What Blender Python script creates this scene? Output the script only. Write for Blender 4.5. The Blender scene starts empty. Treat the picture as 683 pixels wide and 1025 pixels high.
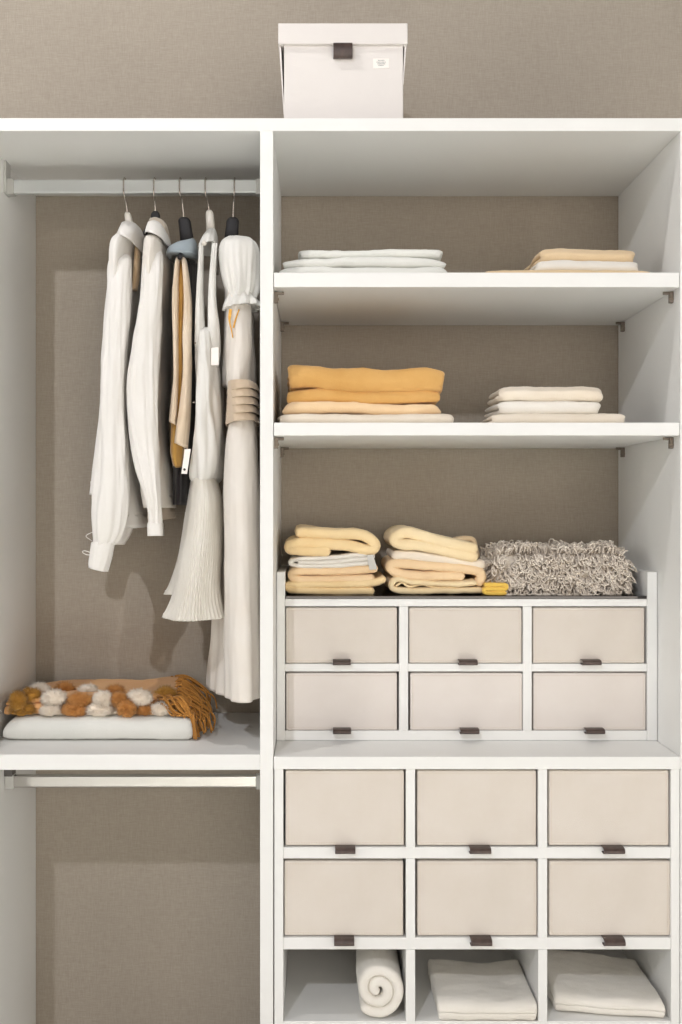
import bpy, bmesh, math, random
from mathutils import Vector, noise
R = math.radians
PI = math.pi
scn = bpy.context.scene
C = scn.collection

# ---------------------------------------------------------------- camera
S = 0.002212          # metres per photo pixel on the cabinet's front plane (y = 0)
D0 = 2.4              # camera to front plane
CZ = 1.42            # eye height
def px(x, y=0.0): return (x - 320.0) * S * (D0 + y) / D0
def pz(v, y=0.0): return CZ + (511.0 - v) * S * (D0 + y) / D0

cam_d = bpy.data.cameras.new('camera'); cam = bpy.data.objects.new('camera', cam_d); C.objects.link(cam)
cam.location = (0, -D0, CZ); cam.rotation_euler = (R(90), 0, 0)
cam_d.sensor_fit = 'VERTICAL'; cam_d.sensor_height = 24.0; cam_d.lens = 24.0 * 1085.0 / 1025.0
cam_d.shift_x = 21.5 / 1025.0; cam_d.shift_y = -1.5 / 1025.0
scn.camera = cam

# ---------------------------------------------------------------- light
w = bpy.data.worlds.new('world'); scn.world = w; w.use_nodes = True
bg = w.node_tree.nodes['Background']; bg.inputs[0].default_value = (1.0, 0.985, 0.95, 1); bg.inputs[1].default_value = 0.06
def area(name, loc, target, size, power, col):
    d = bpy.data.lights.new(name, 'AREA'); d.shape = 'DISK'; d.size = size; d.energy = power; d.color = col
    o = bpy.data.objects.new(name, d); C.objects.link(o); o.location = loc
    o.rotation_euler = (Vector(target) - Vector(loc)).to_track_quat('-Z', 'Y').to_euler()
    return o
def softbox(name, loc, target, sx, sy, power, col, spread=180):
    o = area(name, loc, target, 1, power, col); d = o.data; d.shape = 'RECTANGLE'; d.size = sx; d.size_y = sy; d.spread = R(spread)
    return o
softbox('front_fill_light', (1.1, -5.5, 1.6), (0.2, 0, 1.4), 3.4, 2.4, 104, (1.0, 0.90, 0.80))  # added frontal fill reaching the backs of the bays, no actual window
softbox('left_fill_light', (-3.4, -2.2, 1.9), (0.6, 0.3, 1.6), 2.6, 1.8, 42, (1.0, 0.98, 0.95))  # added side fill for the bay walls facing left
softbox('right_fill_light', (3.4, -2.2, 1.9), (-0.4, 0.3, 1.6), 2.6, 1.8, 40, (1.0, 0.98, 0.95))  # added side fill for the bay walls facing right
softbox('floor_bounce_fill', (0.2, -2.6, 3.9), (0.2, -2.6, 0), 3.0, 1.6, 70, (0.97, 1.0, 0.97), 52)  # added fill aimed at the floor, its bounce brightens the shelf undersides
area('ceiling_spot_far', (-1.17, -4.16, CZ + 2.5), (0, 0, CZ), 0.10, 78, (0.93, 0.94, 1.0))
area('ceiling_spot_near', (-1.05, -0.72, CZ + 2.4), (0.1, 0.0, CZ - 0.3), 0.05, 19, (1.0, 0.96, 0.93))
scn.view_settings.view_transform = 'Standard'; scn.view_settings.look = 'None'
scn.view_settings.gamma = 1.0; scn.view_settings.use_curve_mapping = False
scn.view_settings.exposure = -0.12

# ---------------------------------------------------------------- materials
def srgb(r, g, b):
    f = lambda c: (c/255/12.92) if c/255 <= 0.04045 else ((c/255+0.055)/1.055)**2.4
    return (f(r), f(g), f(b), 1)
def mat(name, col, rough=0.5, metal=0.0, col2=None, nscale=5.0, bump=0.0, bscale=300.0, sheen=0.0, coat=0.0, weave=0.0, trans=0.0, spec=0.5):
    m = bpy.data.materials.new(name); m.use_nodes = True
    nt = m.node_tree; p = nt.nodes['Principled BSDF']
    p.inputs['Base Color'].default_value = col; p.inputs['Roughness'].default_value = rough
    p.inputs['Metallic'].default_value = metal; p.inputs['Specular IOR Level'].default_value = spec
    if sheen: p.inputs['Sheen Weight'].default_value = sheen
    if coat: p.inputs['Coat Weight'].default_value = coat; p.inputs['Coat Roughness'].default_value = 0.1
    tc = nt.nodes.new('ShaderNodeTexCoord')
    if col2:
        n = nt.nodes.new('ShaderNodeTexNoise'); n.inputs['Scale'].default_value = nscale; n.inputs['Detail'].default_value = 5
        nt.links.new(tc.outputs['Object'], n.inputs['Vector'])
        mx = nt.nodes.new('ShaderNodeMix'); mx.data_type = 'RGBA'
        mx.inputs[6].default_value = col; mx.inputs[7].default_value = col2
        mr = nt.nodes.new('ShaderNodeMapRange'); mr.inputs[1].default_value = 0.3; mr.inputs[2].default_value = 0.7
        nt.links.new(n.outputs['Fac'], mr.inputs[0]); nt.links.new(mr.outputs[0], mx.inputs[0])
        nt.links.new(mx.outputs[2], p.inputs['Base Color'])
    if bump:
        b = nt.nodes.new('ShaderNodeTexNoise'); b.inputs['Scale'].default_value = bscale; b.inputs['Detail'].default_value = 3
        nt.links.new(tc.outputs['Object'], b.inputs['Vector'])
        bn = nt.nodes.new('ShaderNodeBump'); bn.inputs['Strength'].default_value = bump; bn.inputs['Distance'].default_value = 0.002
        nt.links.new(b.outputs['Fac'], bn.inputs['Height']); nt.links.new(bn.outputs[0], p.inputs['Normal'])
    if trans:
        out = nt.nodes['Material Output']; t = nt.nodes.new('ShaderNodeBsdfTranslucent'); t.inputs[0].default_value = col
        ms = nt.nodes.new('ShaderNodeMixShader'); ms.inputs[0].default_value = trans
        nt.links.new(p.outputs[0], ms.inputs[1]); nt.links.new(t.outputs[0], ms.inputs[2]); nt.links.new(ms.outputs[0], out.inputs[0])
    return m
def wallpaper():
    m = bpy.data.materials.new('linen_wallpaper'); m.use_nodes = True; nt = m.node_tree; L = nt.links.new
    p = nt.nodes['Principled BSDF']; p.inputs['Roughness'].default_value = 0.85; p.inputs['Specular IOR Level'].default_value = 0.25
    tc = nt.nodes.new('ShaderNodeTexCoord')
    facs = []
    for sc in ((55, 1, 900), (900, 1, 55)):
        mp = nt.nodes.new('ShaderNodeMapping'); mp.inputs['Scale'].default_value = sc
        n = nt.nodes.new('ShaderNodeTexNoise'); n.inputs['Scale'].default_value = 1.0; n.inputs['Detail'].default_value = 2
        L(tc.outputs['Object'], mp.inputs[0]); L(mp.outputs[0], n.inputs['Vector']); facs.append(n)
    ad = nt.nodes.new('ShaderNodeMath'); ad.operation = 'ADD'; L(facs[0].outputs['Fac'], ad.inputs[0]); L(facs[1].outputs['Fac'], ad.inputs[1])
    mr = nt.nodes.new('ShaderNodeMapRange'); mr.inputs[1].default_value = 0.6; mr.inputs[2].default_value = 1.4; L(ad.outputs[0], mr.inputs[0])
    big = nt.nodes.new('ShaderNodeTexNoise'); big.inputs['Scale'].default_value = 3.0; big.inputs['Detail'].default_value = 3; L(tc.outputs['Object'], big.inputs['Vector'])
    mx = nt.nodes.new('ShaderNodeMix'); mx.data_type = 'RGBA'; mx.inputs[6].default_value = srgb(157, 147, 134); mx.inputs[7].default_value = srgb(178, 169, 156)
    L(mr.outputs[0], mx.inputs[0])
    m2 = nt.nodes.new('ShaderNodeMix'); m2.data_type = 'RGBA'; m2.blend_type = 'MULTIPLY'; m2.inputs[0].default_value = 0.10
    L(mx.outputs[2], m2.inputs[6]); L(big.outputs['Fac'], m2.inputs[7]); L(m2.outputs[2], p.inputs['Base Color'])
    bn = nt.nodes.new('ShaderNodeBump'); bn.inputs['Strength'].default_value = 0.25; bn.inputs['Distance'].default_value = 0.001
    L(ad.outputs[0], bn.inputs['Height']); L(bn.outputs[0], p.inputs['Normal'])
    return m
M = {}
M['wall'] = wallpaper()
M['lam'] = mat('white_laminate', srgb(234, 234, 232), 0.45, spec=0.22, bump=0.03, bscale=40, col2=srgb(232, 232, 229), nscale=3)
M['floor'] = mat('pale_floor', srgb(232, 230, 225), 0.5, col2=srgb(224, 221, 214), nscale=4)
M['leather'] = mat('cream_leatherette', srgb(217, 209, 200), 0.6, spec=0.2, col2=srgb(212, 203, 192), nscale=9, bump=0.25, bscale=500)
M['leather_lit'] = mat('cream_leatherette_lit', srgb(222, 215, 209), 0.6, spec=0.2, col2=srgb(218, 210, 203), nscale=9, bump=0.2, bscale=500)  # same leatherette, lighter: spotlight on the lower drawer row put into the colour
M['stitch'] = mat('stitching_thread', srgb(205, 188, 165), 0.8)
M['brown'] = mat('dark_brown_leather', srgb(84, 68, 62), 0.38, col2=srgb(60, 48, 44), nscale=60, bump=0.2, bscale=200)
M['chrome'] = mat('chrome', srgb(186, 182, 177), 0.16, metal=1.0)
M['alu'] = mat('brushed_aluminium', srgb(218, 222, 222), 0.38, metal=0.75, bump=0.05, bscale=200)
M['steel'] = mat('steel_wire', srgb(180, 172, 165), 0.25, metal=1.0)
M['pin'] = mat('dull_pin_metal', srgb(128, 118, 108), 0.45, metal=0.6)
M['bracket'] = mat('grey_bracket', srgb(190, 190, 186), 0.4, metal=0.3)
M['darkgap'] = mat('dark_bracket', srgb(96, 92, 90), 0.5, metal=0.4)
M['glass'] = mat('dark_glass', srgb(26, 22, 20), 0.06, coat=0.5)
M['blackplastic'] = mat('black_velvet_plastic', srgb(34, 32, 34), 0.6, bump=0.1)
M['greyplastic'] = mat('blue_grey_plastic', srgb(150, 162, 170), 0.16, coat=0.6)
M['whiteplastic'] = mat('white_plastic', srgb(214, 208, 198), 0.35)
def cloth(name, c, c2=None, b=0.35, bs=450, trans=0.0, sheen=0.2, ns=12): return mat(name, c, 0.92, col2=c2, nscale=ns, bump=b, bscale=bs, sheen=sheen, trans=trans, spec=0.2)
M['shirt'] = cloth('white_cotton', srgb(243, 240, 236), srgb(239, 236, 230), 0.15, trans=0.12)
M['shirt_cream'] = cloth('off_white_cotton', srgb(240, 235, 227), srgb(235, 229, 220), 0.15, trans=0.12)
M['collar_beige'] = cloth('beige_collar', srgb(214, 201, 184), b=0.15)
M['lining_beige'] = cloth('beige_lining', srgb(206, 180, 146), b=0.15)
M['vest'] = cloth('cream_linen', srgb(234, 218, 197), srgb(226, 206, 180), 0.3, 350, trans=0.1)
M['mustard_lining'] = cloth('mustard_lining', srgb(206, 160, 84), srgb(180, 138, 72), 0.2)
M['black'] = cloth('black_cloth', srgb(38, 34, 36), b=0.2)
M['satin'] = mat('white_satin', srgb(238, 236, 231), 0.45, col2=srgb(230, 229, 224), nscale=14, bump=0.06, bscale=300, trans=0.12, sheen=0.2)
M['pleat'] = cloth('ivory_pleated_chiffon', srgb(242, 239, 231), srgb(236, 231, 221), 0.12, trans=0.25)
M['dress'] = cloth('cream_chiffon', srgb(248, 243, 236), srgb(244, 237, 228), 0.12, trans=0.25)
M['band'] = cloth('beige_satin_band', srgb(206, 188, 166), srgb(196, 176, 152), 0.1)
M['orange_ribbon'] = cloth('orange_ribbon', srgb(226, 172, 84), b=0.1)
M['t_white'] = cloth('white_terry', srgb(236, 232, 224), srgb(230, 225, 215), 0.6, 420)
M['t_cool'] = cloth('cool_white_cotton', srgb(230, 230, 224), srgb(222, 223, 217), 0.4, 420)
M['t_cream'] = cloth('cream_terry', srgb(236, 226, 210), srgb(230, 217, 198), 0.6, 420)
M['t_peach'] = cloth('peach_terry', srgb(240, 212, 172), srgb(234, 202, 160), 0.6, 420)
M['t_yellow'] = cloth('pale_yellow_terry', srgb(242, 217, 170), srgb(236, 206, 154), 0.6, 420)
M['t_butter'] = cloth('buttery_terry', srgb(244, 224, 184), srgb(238, 214, 170), 0.6, 420)
M['t_mustard'] = cloth('mustard_terry', srgb(218, 172, 106), srgb(206, 158, 90), 0.6, 420)
M['t_sand'] = cloth('sand_terry', srgb(230, 206, 170), srgb(222, 196, 158), 0.6, 420)
M['yellowfelt'] = cloth('bright_yellow_cloth', srgb(236, 196, 92), b=0.2)
M['throw'] = cloth('apricot_wool', srgb(226, 176, 122), srgb(218, 164, 108), 0.4, 300)
M['fringe'] = cloth('ochre_wool', srgb(188, 132, 62), srgb(160, 108, 46), 0.4, 300)
M['pom_brown'] = cloth('tan_faux_fur', srgb(206, 150, 88), srgb(186, 126, 64), 0.5, 300, ns=60)
M['pom_ochre'] = cloth('ochre_faux_fur', srgb(194, 146, 66), srgb(166, 118, 48), 0.5, 300, ns=60)
M['pom_white'] = cloth('cream_faux_fur', srgb(248, 238, 224), srgb(242, 229, 211), 0.5, 300, ns=60)
M['yarn'] = cloth('greige_yarn', srgb(234, 225, 213), srgb(210, 198, 184), 0.4, 500, ns=25)
M['tag'] = mat('paper_tag', srgb(242, 236, 230), 0.6)
M['greytag'] = mat('grey_woven_tag', srgb(196, 194, 188), 0.7)
M['ink'] = mat('grey_ink', srgb(150, 158, 158), 0.7)
M['dot'] = mat('black_button', srgb(30, 28, 30), 0.4)

# ---------------------------------------------------------------- helpers
def obj(name, bm, m, parent=None, smooth=False, loc=None):
    me = bpy.data.meshes.new(name); bmesh.ops.recalc_face_normals(bm, faces=bm.faces); bm.to_mesh(me); bm.free()
    if smooth:
        for p in me.polygons: p.use_smooth = True
    me.materials.append(m)
    o = bpy.data.objects.new(name, me); C.objects.link(o)
    if loc: o.location = loc
    if parent:
        o.parent = parent
        o.matrix_parent_inverse = PINV[parent.name]
    PINV[o.name] = Matrix.Identity(4) if parent else mat_inv(o)
    return o
from mathutils import Matrix
PINV = {}
def mat_inv(o): return Matrix.Translation(-Vector(o.location))
def thing(name, label, cat, loc, group=None):
    o = bpy.data.objects.new(name, None); C.objects.link(o); o.location = loc; o.empty_display_size = 0.05
    o['label'] = label; o['category'] = cat
    if group: o['group'] = group
    PINV[o.name] = mat_inv(o)
    return o
def tag(o, label, cat, group=None):
    o['label'] = label; o['category'] = cat
    if group: o['group'] = group
    return o
def struct(name, bm, m):
    o = obj(name, bm, m); o['kind'] = 'structure'; return o
def box(bm, x0, x1, y0, y1, z0, z1, bev=0.0, seg=2):
    vs = [bm.verts.new((x, y, z)) for x in (x0, x1) for y in (y0, y1) for z in (z0, z1)]
    f = [(0,1,3,2),(4,6,7,5),(0,4,5,1),(2,3,7,6),(0,2,6,4),(1,5,7,3)]
    fs = [bm.faces.new([vs[i] for i in q]) for q in f]
    if bev:
        es = list({e for q in fs for e in q.edges})
        bmesh.ops.bevel(bm, geom=es, offset=bev, segments=seg, profile=0.5, affect='EDGES')
def B(*a, **k):
    bm = bmesh.new(); box(bm, *a, **k); return bm
def spline(pts, n):
    """Catmull-Rom through pts (tuples of any length), n samples, even parameter by chord length."""
    P = [tuple(p) for p in pts]
    if len(P) == 2: P = [P[0], tuple((a+b)/2 for a, b in zip(*P)), P[1]]
    dist = [0]
    for a, b in zip(P, P[1:]): dist.append(dist[-1] + max(1e-6, math.dist(a, b)))
    Q = [tuple(2*a-b for a, b in zip(P[0], P[1]))] + P + [tuple(2*a-b for a, b in zip(P[-1], P[-2]))]
    out = []
    for i in range(n):
        s = dist[-1] * i / (n - 1); k = 0
        while k < len(P) - 2 and dist[k+1] < s: k += 1
        t = (s - dist[k]) / (dist[k+1] - dist[k])
        a, b, c, d = Q[k], Q[k+1], Q[k+2], Q[k+3]
        out.append(tuple(0.5*((2*b_) + (-a_+c_)*t + (2*a_-5*b_+4*c_-d_)*t*t + (-a_+3*b_-3*c_+d_)*t**3) for a_, b_, c_, d_ in zip(a, b, c, d)))
    return out
def tube(bm, pts, r, n=8, samples=None, flat=1.0):
    P = [Vector(p) for p in (spline(pts, samples) if samples else pts)]
    rings = []; up = Vector((0.13, 0.31, 0.94)).normalized()
    for i, p in enumerate(P):
        t = (P[min(i+1, len(P)-1)] - P[max(i-1, 0)]).normalized()
        a = t.cross(up)
        if a.length < 1e-3: a = t.cross(Vector((1, 0, 0)))
        a.normalize(); b = t.cross(a).normalized()
        rr = r(i/(len(P)-1)) if callable(r) else r
        rings.append([bm.verts.new(p + a*math.cos(2*PI*k/n)*rr + b*math.sin(2*PI*k/n)*rr*flat) for k in range(n)])
    for A, Bq in zip(rings, rings[1:]):
        for k in range(n): bm.faces.new((A[k], A[(k+1) % n], Bq[(k+1) % n], Bq[k]))
    bm.faces.new(rings[0]); bm.faces.new(rings[-1][::-1])
def nz(x, y, z, s, seed=0.0): return noise.noise(Vector((x*s + seed*7.31, y*s + seed*3.17, z*s - seed*5.7)))

# --- folded cloth: a ribbon of thickness th following a 2-D path, swept along the third axis
def ribbon(bm, path, th, plane, a0, a1, seed=0, amp=0.003, n=90, m=26, edge=0.006, endwob=0.004, taper=None):
    pts = spline(path, n)
    nrm = []
    for i in range(n):
        a = pts[max(i-1, 0)]; b = pts[min(i+1, n-1)]
        dx, dy = b[0]-a[0], b[1]-a[1]; l = math.hypot(dx, dy) or 1
        nrm.append((-dy/l, dx/l, dx/l, dy/l))
    h = th/2
    prof = []            # (u, v, ux, uy) closed outline: (point, offset direction)
    top = [(pts[i], (nrm[i][0], nrm[i][1])) for i in range(n)]
    cap1 = []; cap0 = []
    for k in range(1, 4):
        an = PI/2 - PI*k/4
        cap1.append((pts[-1], (nrm[-1][0]*math.sin(an) + nrm[-1][2]*math.cos(an), nrm[-1][1]*math.sin(an) + nrm[-1][3]*math.cos(an))))
        cap0.append((pts[0], (-nrm[0][0]*math.sin(an) - nrm[0][2]*math.cos(an), -nrm[0][1]*math.sin(an) - nrm[0][3]*math.cos(an))))
    bot = [(pts[i], (-nrm[i][0], -nrm[i][1])) for i in range(n-1, -1, -1)]
    outline = top + cap1 + bot + cap0
    K = len(outline); rings = []
    L = a1 - a0; sl = []
    for j in range(m+1):
        f = j/m
        sl.append(f)
    # extra slices for the rounded selvedge
    sl = [0, edge*0.15/L, edge*0.5/L, edge/L] + [f for f in sl if edge*1.6/L < f < 1-edge*1.6/L] + [1-edge/L, 1-edge*0.5/L, 1-edge*0.15/L, 1]
    for f in sl:
        d = min(f, 1-f)*L
        k = 1.0 if d >= edge else math.sqrt(max(0.0, 1-(1-d/edge)**2))*0.75 + 0.25
        ring = []
        for (p, o) in outline:
            a = a0 + f*L
            u, v = p[0] + o[0]*h*k, p[1] + o[1]*h*k
            wob = nz(u, a, v, 9, seed)*amp + nz(u, a, v, 28, seed+3)*amp*0.35
            wob += nz(u, a, v, 75, seed+1)*0.0011
            wob2 = nz(u, a, v, 7, seed+9)*amp
            # selvedge wanders with position along the path
            e = nz(u, v*3, 0, 14, seed+5)*endwob*(1 if f > 0.5 else -1)*(abs(2*f-1)**4)
            if taper: u, v = taper(u, v, f)
            if plane == 'xz': ring.append(bm.verts.new((u + wob2, a + e, v + wob)))
            else:             ring.append(bm.verts.new((a + e, u + wob2*0.6, v + wob)))
        rings.append(ring)
    for A, Bq in zip(rings, rings[1:]):
        for k in range(K): bm.faces.new((A[k], A[(k+1) % K], Bq[(k+1) % K], Bq[k]))
    for ring in (rings[0], rings[-1]):
        for i in range(n-1):
            j = n + 3 + (n-1-i)
            bm.faces.new((ring[i], ring[i+1], ring[j-1], ring[j]))
        bm.faces.new([ring[n-1], ring[n], ring[n+1], ring[n+2], ring[n+3]])
        bm.faces.new([ring[0], ring[K-1], ring[K-2], ring[K-3], ring[n+3+n-1]])
    return bm
def flat_spiral(u0, u1, v0, v1, turns, th, first='u0'):
    """nested fold: the outer layer wraps round the u0 side; returns path outer -> inner"""
    h = (v1 - v0); layers = 2*turns
    pitch = h/layers; pts = []
    lo, hi = v0 + pitch/2, v1 - pitch/2; a, b = u0 + pitch/2, u1 - pitch/2
    start_b = u1 - pitch*0.4
    pts.append((start_b, lo)); 
    for t in range(turns):
        r = (hi-lo)/2; mid = (hi+lo)/2
        pts += [((a+start_b)/2, lo), (a + r, lo)]
        for an in (135, 180, 225):
            pts.append((a + r + r*math.cos(R(an))*1.0, mid - r*math.sin(R(an))))
        pts += [(a + r, hi), ((a+b)/2, hi)]
        if t < turns-1:
            pts.append((b - pitch, hi))
            lo2 = lo + pitch; r2 = (hi-lo2)/2
            pts.append((b - pitch*0.2, (hi+lo2)/2 + 0.0))
            pts.append((b - pitch, lo2))
            lo = lo2; hi = hi - pitch; a += pitch; start_b = b - pitch
            if hi < lo: break
        else:
            pts.append((b - pitch*0.3, hi))
    return pts
def serp(u0, u1, v0, v1, n):
    """zig-zag fold with n layers, starting low at the u1 side"""
    pitch = (v1-v0)/n; r = pitch/2; pts = []; side = 1
    for k in range(n):
        v = v0 + pitch*(k+0.5)
        A, Bq = (u1 - r, u0 + r) if side > 0 else (u0 + r, u1 - r)
        pts += [(A, v), ((A+Bq)/2, v), (Bq, v)]
        if k < n-1:
            s = -1 if side > 0 else 1
            pts.append((Bq + s*r*0.9, v + r))
        side = -side
    return pts
def towel_front(name, label, cat, x0, x1, v0, v1, y0, y1, m, layers=2, seed=0, amp=0.003, group=None, zbase=None, skew=0.0, roll=0.0, parent=None, kind='serp', droop=0.0, pxy=None):
    """a folded cloth with its round fold towards the room; x0,x1,v0 (top), v1 (bottom) in photo pixels at its front depth"""
    py = y0 if pxy is None else pxy
    X0, X1 = px(x0, py), px(x1, py); zt = pz(v0, py); zb = pz(v1, py) if zbase is None else zbase
    th = (zt-zb)/layers
    if kind == 'serp': path = serp(y0, y1, zb, zt, layers)
    else: path = flat_spiral(y0, y1, zb, zt, layers//2, th)
    bm = bmesh.new()
    def tp(u, v, f):
        e8 = abs(2*f-1)**10; v = zb + (v-zb)*(1-0.13*e8); u = u + 0.010*e8
        return (u + skew*(f-0.5), v + roll*(f-0.5)*((v-zb)/(zt-zb)) - droop*((2*f-1)**4)*((v-zb)/(zt-zb)))
    ribbon(bm, path, th*0.99, 'yz', X0, X1, seed, amp*1.25, taper=tp, n=50+24*layers, m=60, edge=min(0.014, th*1.1), endwob=0.010)
    o = obj(name, bm, m, parent, smooth=True)
    if label: tag(o, label, cat, group)
    return o, zt
def loft(bm, rows, N=72, nr=60, ripple=(), p=0.85, amp=0.002, seed=0, tilt=0.0, hem=0.03, closed_top=True, th=0.003, sag=None, crease=0.0):
    """rows: (py, xl, xr, yc, yh) in photo pixels / metres, top to bottom. ripple: (k, amp, phase_speed, start_frac)"""
    rr = []
    for (v, xl, xr, yc, yh) in rows:          # the near part of a deep garment shows its left edge, the far part its right edge
        near, far = yc-0.8*yh, yc+0.8*yh
        A_, B_2 = px(xl, near), px(xr, far); mn = min(0.05, (xr-xl)*S*0.9)
        if B_2-A_ < mn: B_2 = A_ + mn
        rr.append((pz(v, near if v > 511 else yc), A_, B_2, yc, yh))
    Q = spline([(a, b*1.0, c*1.0, d, e) for a, b, c, d, e in rr], nr)
    ztop, zbot = Q[0][0], Q[-1][0]; rings = []
    def ring(q, f, off):
        z, xl, xr, yc, yh = q; cx, a = (xl+xr)/2, max(0.0015, (xr-xl)/2 - off); b = max(0.002, yh - off)
        out = []
        for k in range(N):
            t = 2*PI*k/N; c, s = math.cos(t), math.sin(t)
            dr = 0
            for (kk, am, sp, st) in ripple:
                g = min(1.0, max(0.0, (f-st)/(1-st+1e-6)))
                dr += am*g*math.sin(kk*t + sp*f + seed + 1.3*nz(c, s, f*2, 1.2, seed+kk))
            if crease: dr -= crease*abs(nz(c*1.2+z*1.5, s*1.2, z*2.5, 1.6, seed+6))*1.6 - crease*abs(nz(c*1.6+z*3, s*1.6, z*1.5, 1.7, seed+8))
            dr += nz(c*1.2+cx, s*1.2, z*5, 1.6, seed)*amp*2 + nz(c*3, s*3, z*11, 1.5, seed+2)*amp
            x = cx + (a+dr*min(1, a/0.02))*math.copysign(abs(c)**p, c)
            y = yc + (b+dr)*math.copysign(abs(s)**p, s)
            zz = z + tilt*(x-cx)*f + (sag(t, f) if sag else 0)
            out.append(bm.verts.new((x, y, zz)))
        return out
    for i, q in enumerate(Q): rings.append(ring(q, i/(nr-1), 0))
    if hem:
        for kz in (0.0, 0.4, 1.0):
            z = zbot + hem*kz + 0.0008
            qi = Q[-1]; q = (z, qi[1], qi[2], qi[3], qi[4]); rings.append(ring(q, 1.0, th if kz else th*0.6))
    for A, Bq in zip(rings, rings[1:]):
        for k in range(N): bm.faces.new((A[k], A[(k+1) % N], Bq[(k+1) % N], Bq[k]))
    if closed_top:
        bm.faces.new(rings[0])
    bm.faces.new(rings[-1])
    return bm

# ================================================================ STRUCTURE
bm = bmesh.new(); box(bm, -4, 4, 0.5, 0.6, -0.02, 3.9)
struct('wall_back', bm, M['wall'])
struct('floor', B(-4, 4, -6, 0.5, -0.1, 0.0), M['floor'])
T = 13*S
X_L = px(-23); X_D0, X_D1 = px(260), px(273.2); X_R = px(681.3)
Z_TOP, Z_TU = pz(118), pz(131)

# ================================================================ WARDROBE CARCASS
wd = thing('wardrobe', 'tall white laminate wardrobe frame with hanging bay at left and shelf bay at right', 'wardrobe', (0.2, 0.25, 0))
EB = 0.0012
obj('top_panel', B(X_L-T, X_R+T, 0, 0.498, Z_TU, Z_TOP, bev=EB), M['lam'], wd)
obj('side_panel', B(X_L-T, X_L, 0, 0.498, 0, Z_TU, bev=EB), M['lam'], wd)
obj('side_panel', B(X_R, X_R+T, 0, 0.498, 0, Z_TU, bev=EB), M['lam'], wd)
obj('divider_panel', B(X_D0, X_D1, 0, 0.498, 0, Z_TU, bev=EB), M['lam'], wd)
ZS1, ZS0 = pz(755.5), pz(771)
obj('fixed_shelf', B(X_L, X_D0, 0, 0.498, ZS0, ZS1, bev=EB), M['lam'], wd)
# shelf pins: small metal studs with a down-turned plate
def pin(x, sx, y, z):
    bm = bmesh.new()
    tube(bm, [(x, y, z-0.004), (x+sx*0.022, y, z-0.004)], 0.0035, 10)
    box(bm, min(x, x+sx*0.009), max(x, x+sx*0.009), y-0.006, y+0.006, z-0.026, z-0.001, bev=0.001)
    tube(bm, [(x+sx*0.0, y-0.004, z-0.018), (x+sx*0.011, y-0.004, z-0.018)], 0.003, 8)
    return obj('shelf_pin', bm, M['pin'], wd)
Z1T, Z1B = pz(272.3), pz(287); Z2T, Z2B = pz(422.5), pz(435.5)
for zb in (Z1B, Z2B):
    for y in (0.05, 0.44):
        pin(X_D1, 1, y, zb); pin(X_R, -1, y, zb)
# adjustable shelves
tag(obj('shelf', B(X_D1+0.001, X_R-0.001, 0.002, 0.495, Z1B, Z1T, bev=EB), M['lam']), 'upper white adjustable shelf in the right bay, carrying the thin white cloths', 'shelf')
tag(obj('shelf', B(X_D1+0.001, X_R-0.001, 0.002, 0.495, Z2B, Z2T, bev=EB), M['lam']), 'middle white adjustable shelf in the right bay, carrying the mustard towels', 'shelf')

# rails ---------------------------------------------------------------
YR = 0.22
def rail(vt, vb, m, label_gap):
    zt, zb = pz(vt, YR), pz(vb, YR)
    bm = bmesh.new(); box(bm, X_L+0.004, X_D0-0.004, YR-0.009, YR+0.009, zb, zt, bev=0.004, seg=3)
    o = obj('hanging_rail', bm, m, wd)
    for (xa, s) in ((X_L, 1), (X_D0, -1)):
        bm = bmesh.new()
        box(bm, min(xa, xa+s*0.022), max(xa, xa+s*0.022), YR-0.013, YR+0.013, zb-0.003, zt+0.001, bev=0.002)
        obj('rail_socket', bm, M['bracket'], o)
    return o
r1 = rail(180.2, 194.3, M['alu'], '')
# upstand plate of the left bracket above the rail
r2 = rail(775.5, 788, M['chrome'], '')
bm = bmesh.new(); box(bm, X_L, X_L+0.006, YR-0.02, YR+0.02, pz(195, YR), pz(155, YR), bev=0.001)
obj('rail_bracket', bm, M['bracket'], r1)
bm = bmesh.new(); box(bm, X_L, X_L+0.02, YR-0.016, YR+0.016, pz(776, YR), ZS0, bev=0.001)
obj('rail_bracket', bm, M['darkgap'], r2)

# ================================================================ DRAWER CABINETS
def handle_bm(w_, h_, d_):
    """folded leather pull: a strap loop, profile in y-z, extruded along x; front face at y=0 plane, sticking out to -d_"""
    prof = [(0.004, h_*0.5), (-d_*0.55, h_*0.55), (-d_*0.9, h_*0.35), (-d_, 0), (-d_*0.9, -h_*0.35), (-d_*0.55, -h_*0.5), (0.004, -h_*0.42)]
    bm = bmesh.new(); P = spline(prof, 22); t = 0.0022; rings = []
    for xx in (-w_/2, -w_/2+0.001, w_/2-0.001, w_/2):
        k = 0.7 if abs(xx) >= w_/2-1e-6 else 1.0; ring = []
        nn = []
        for i in range(22):
            a, b = P[max(0, i-1)], P[min(21, i+1)]; l = math.hypot(b[0]-a[0], b[1]-a[1])
            nn.append((-(b[1]-a[1])/l, (b[0]-a[0])/l))
        for i in range(22): ring.append(bm.verts.new((xx, P[i][0]+nn[i][0]*t/2*k, P[i][1]+nn[i][1]*t/2*k)))
        for i in range(21, -1, -1): ring.append(bm.verts.new((xx, P[i][0]-nn[i][0]*t/2*k, P[i][1]-nn[i][1]*t/2*k)))
        rings.append(ring)
    K = 44
    for A, Bq in zip(rings, rings[1:]):
        for k in range(K): bm.faces.new((A[k], A[(k+1) % K], Bq[(k+1) % K], Bq[k]))
    for ring in (rings[0], rings[-1]):
        for i in range(21): bm.faces.new((ring[i], ring[i+1], ring[42-i], ring[43-i]))
    return bm
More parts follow.
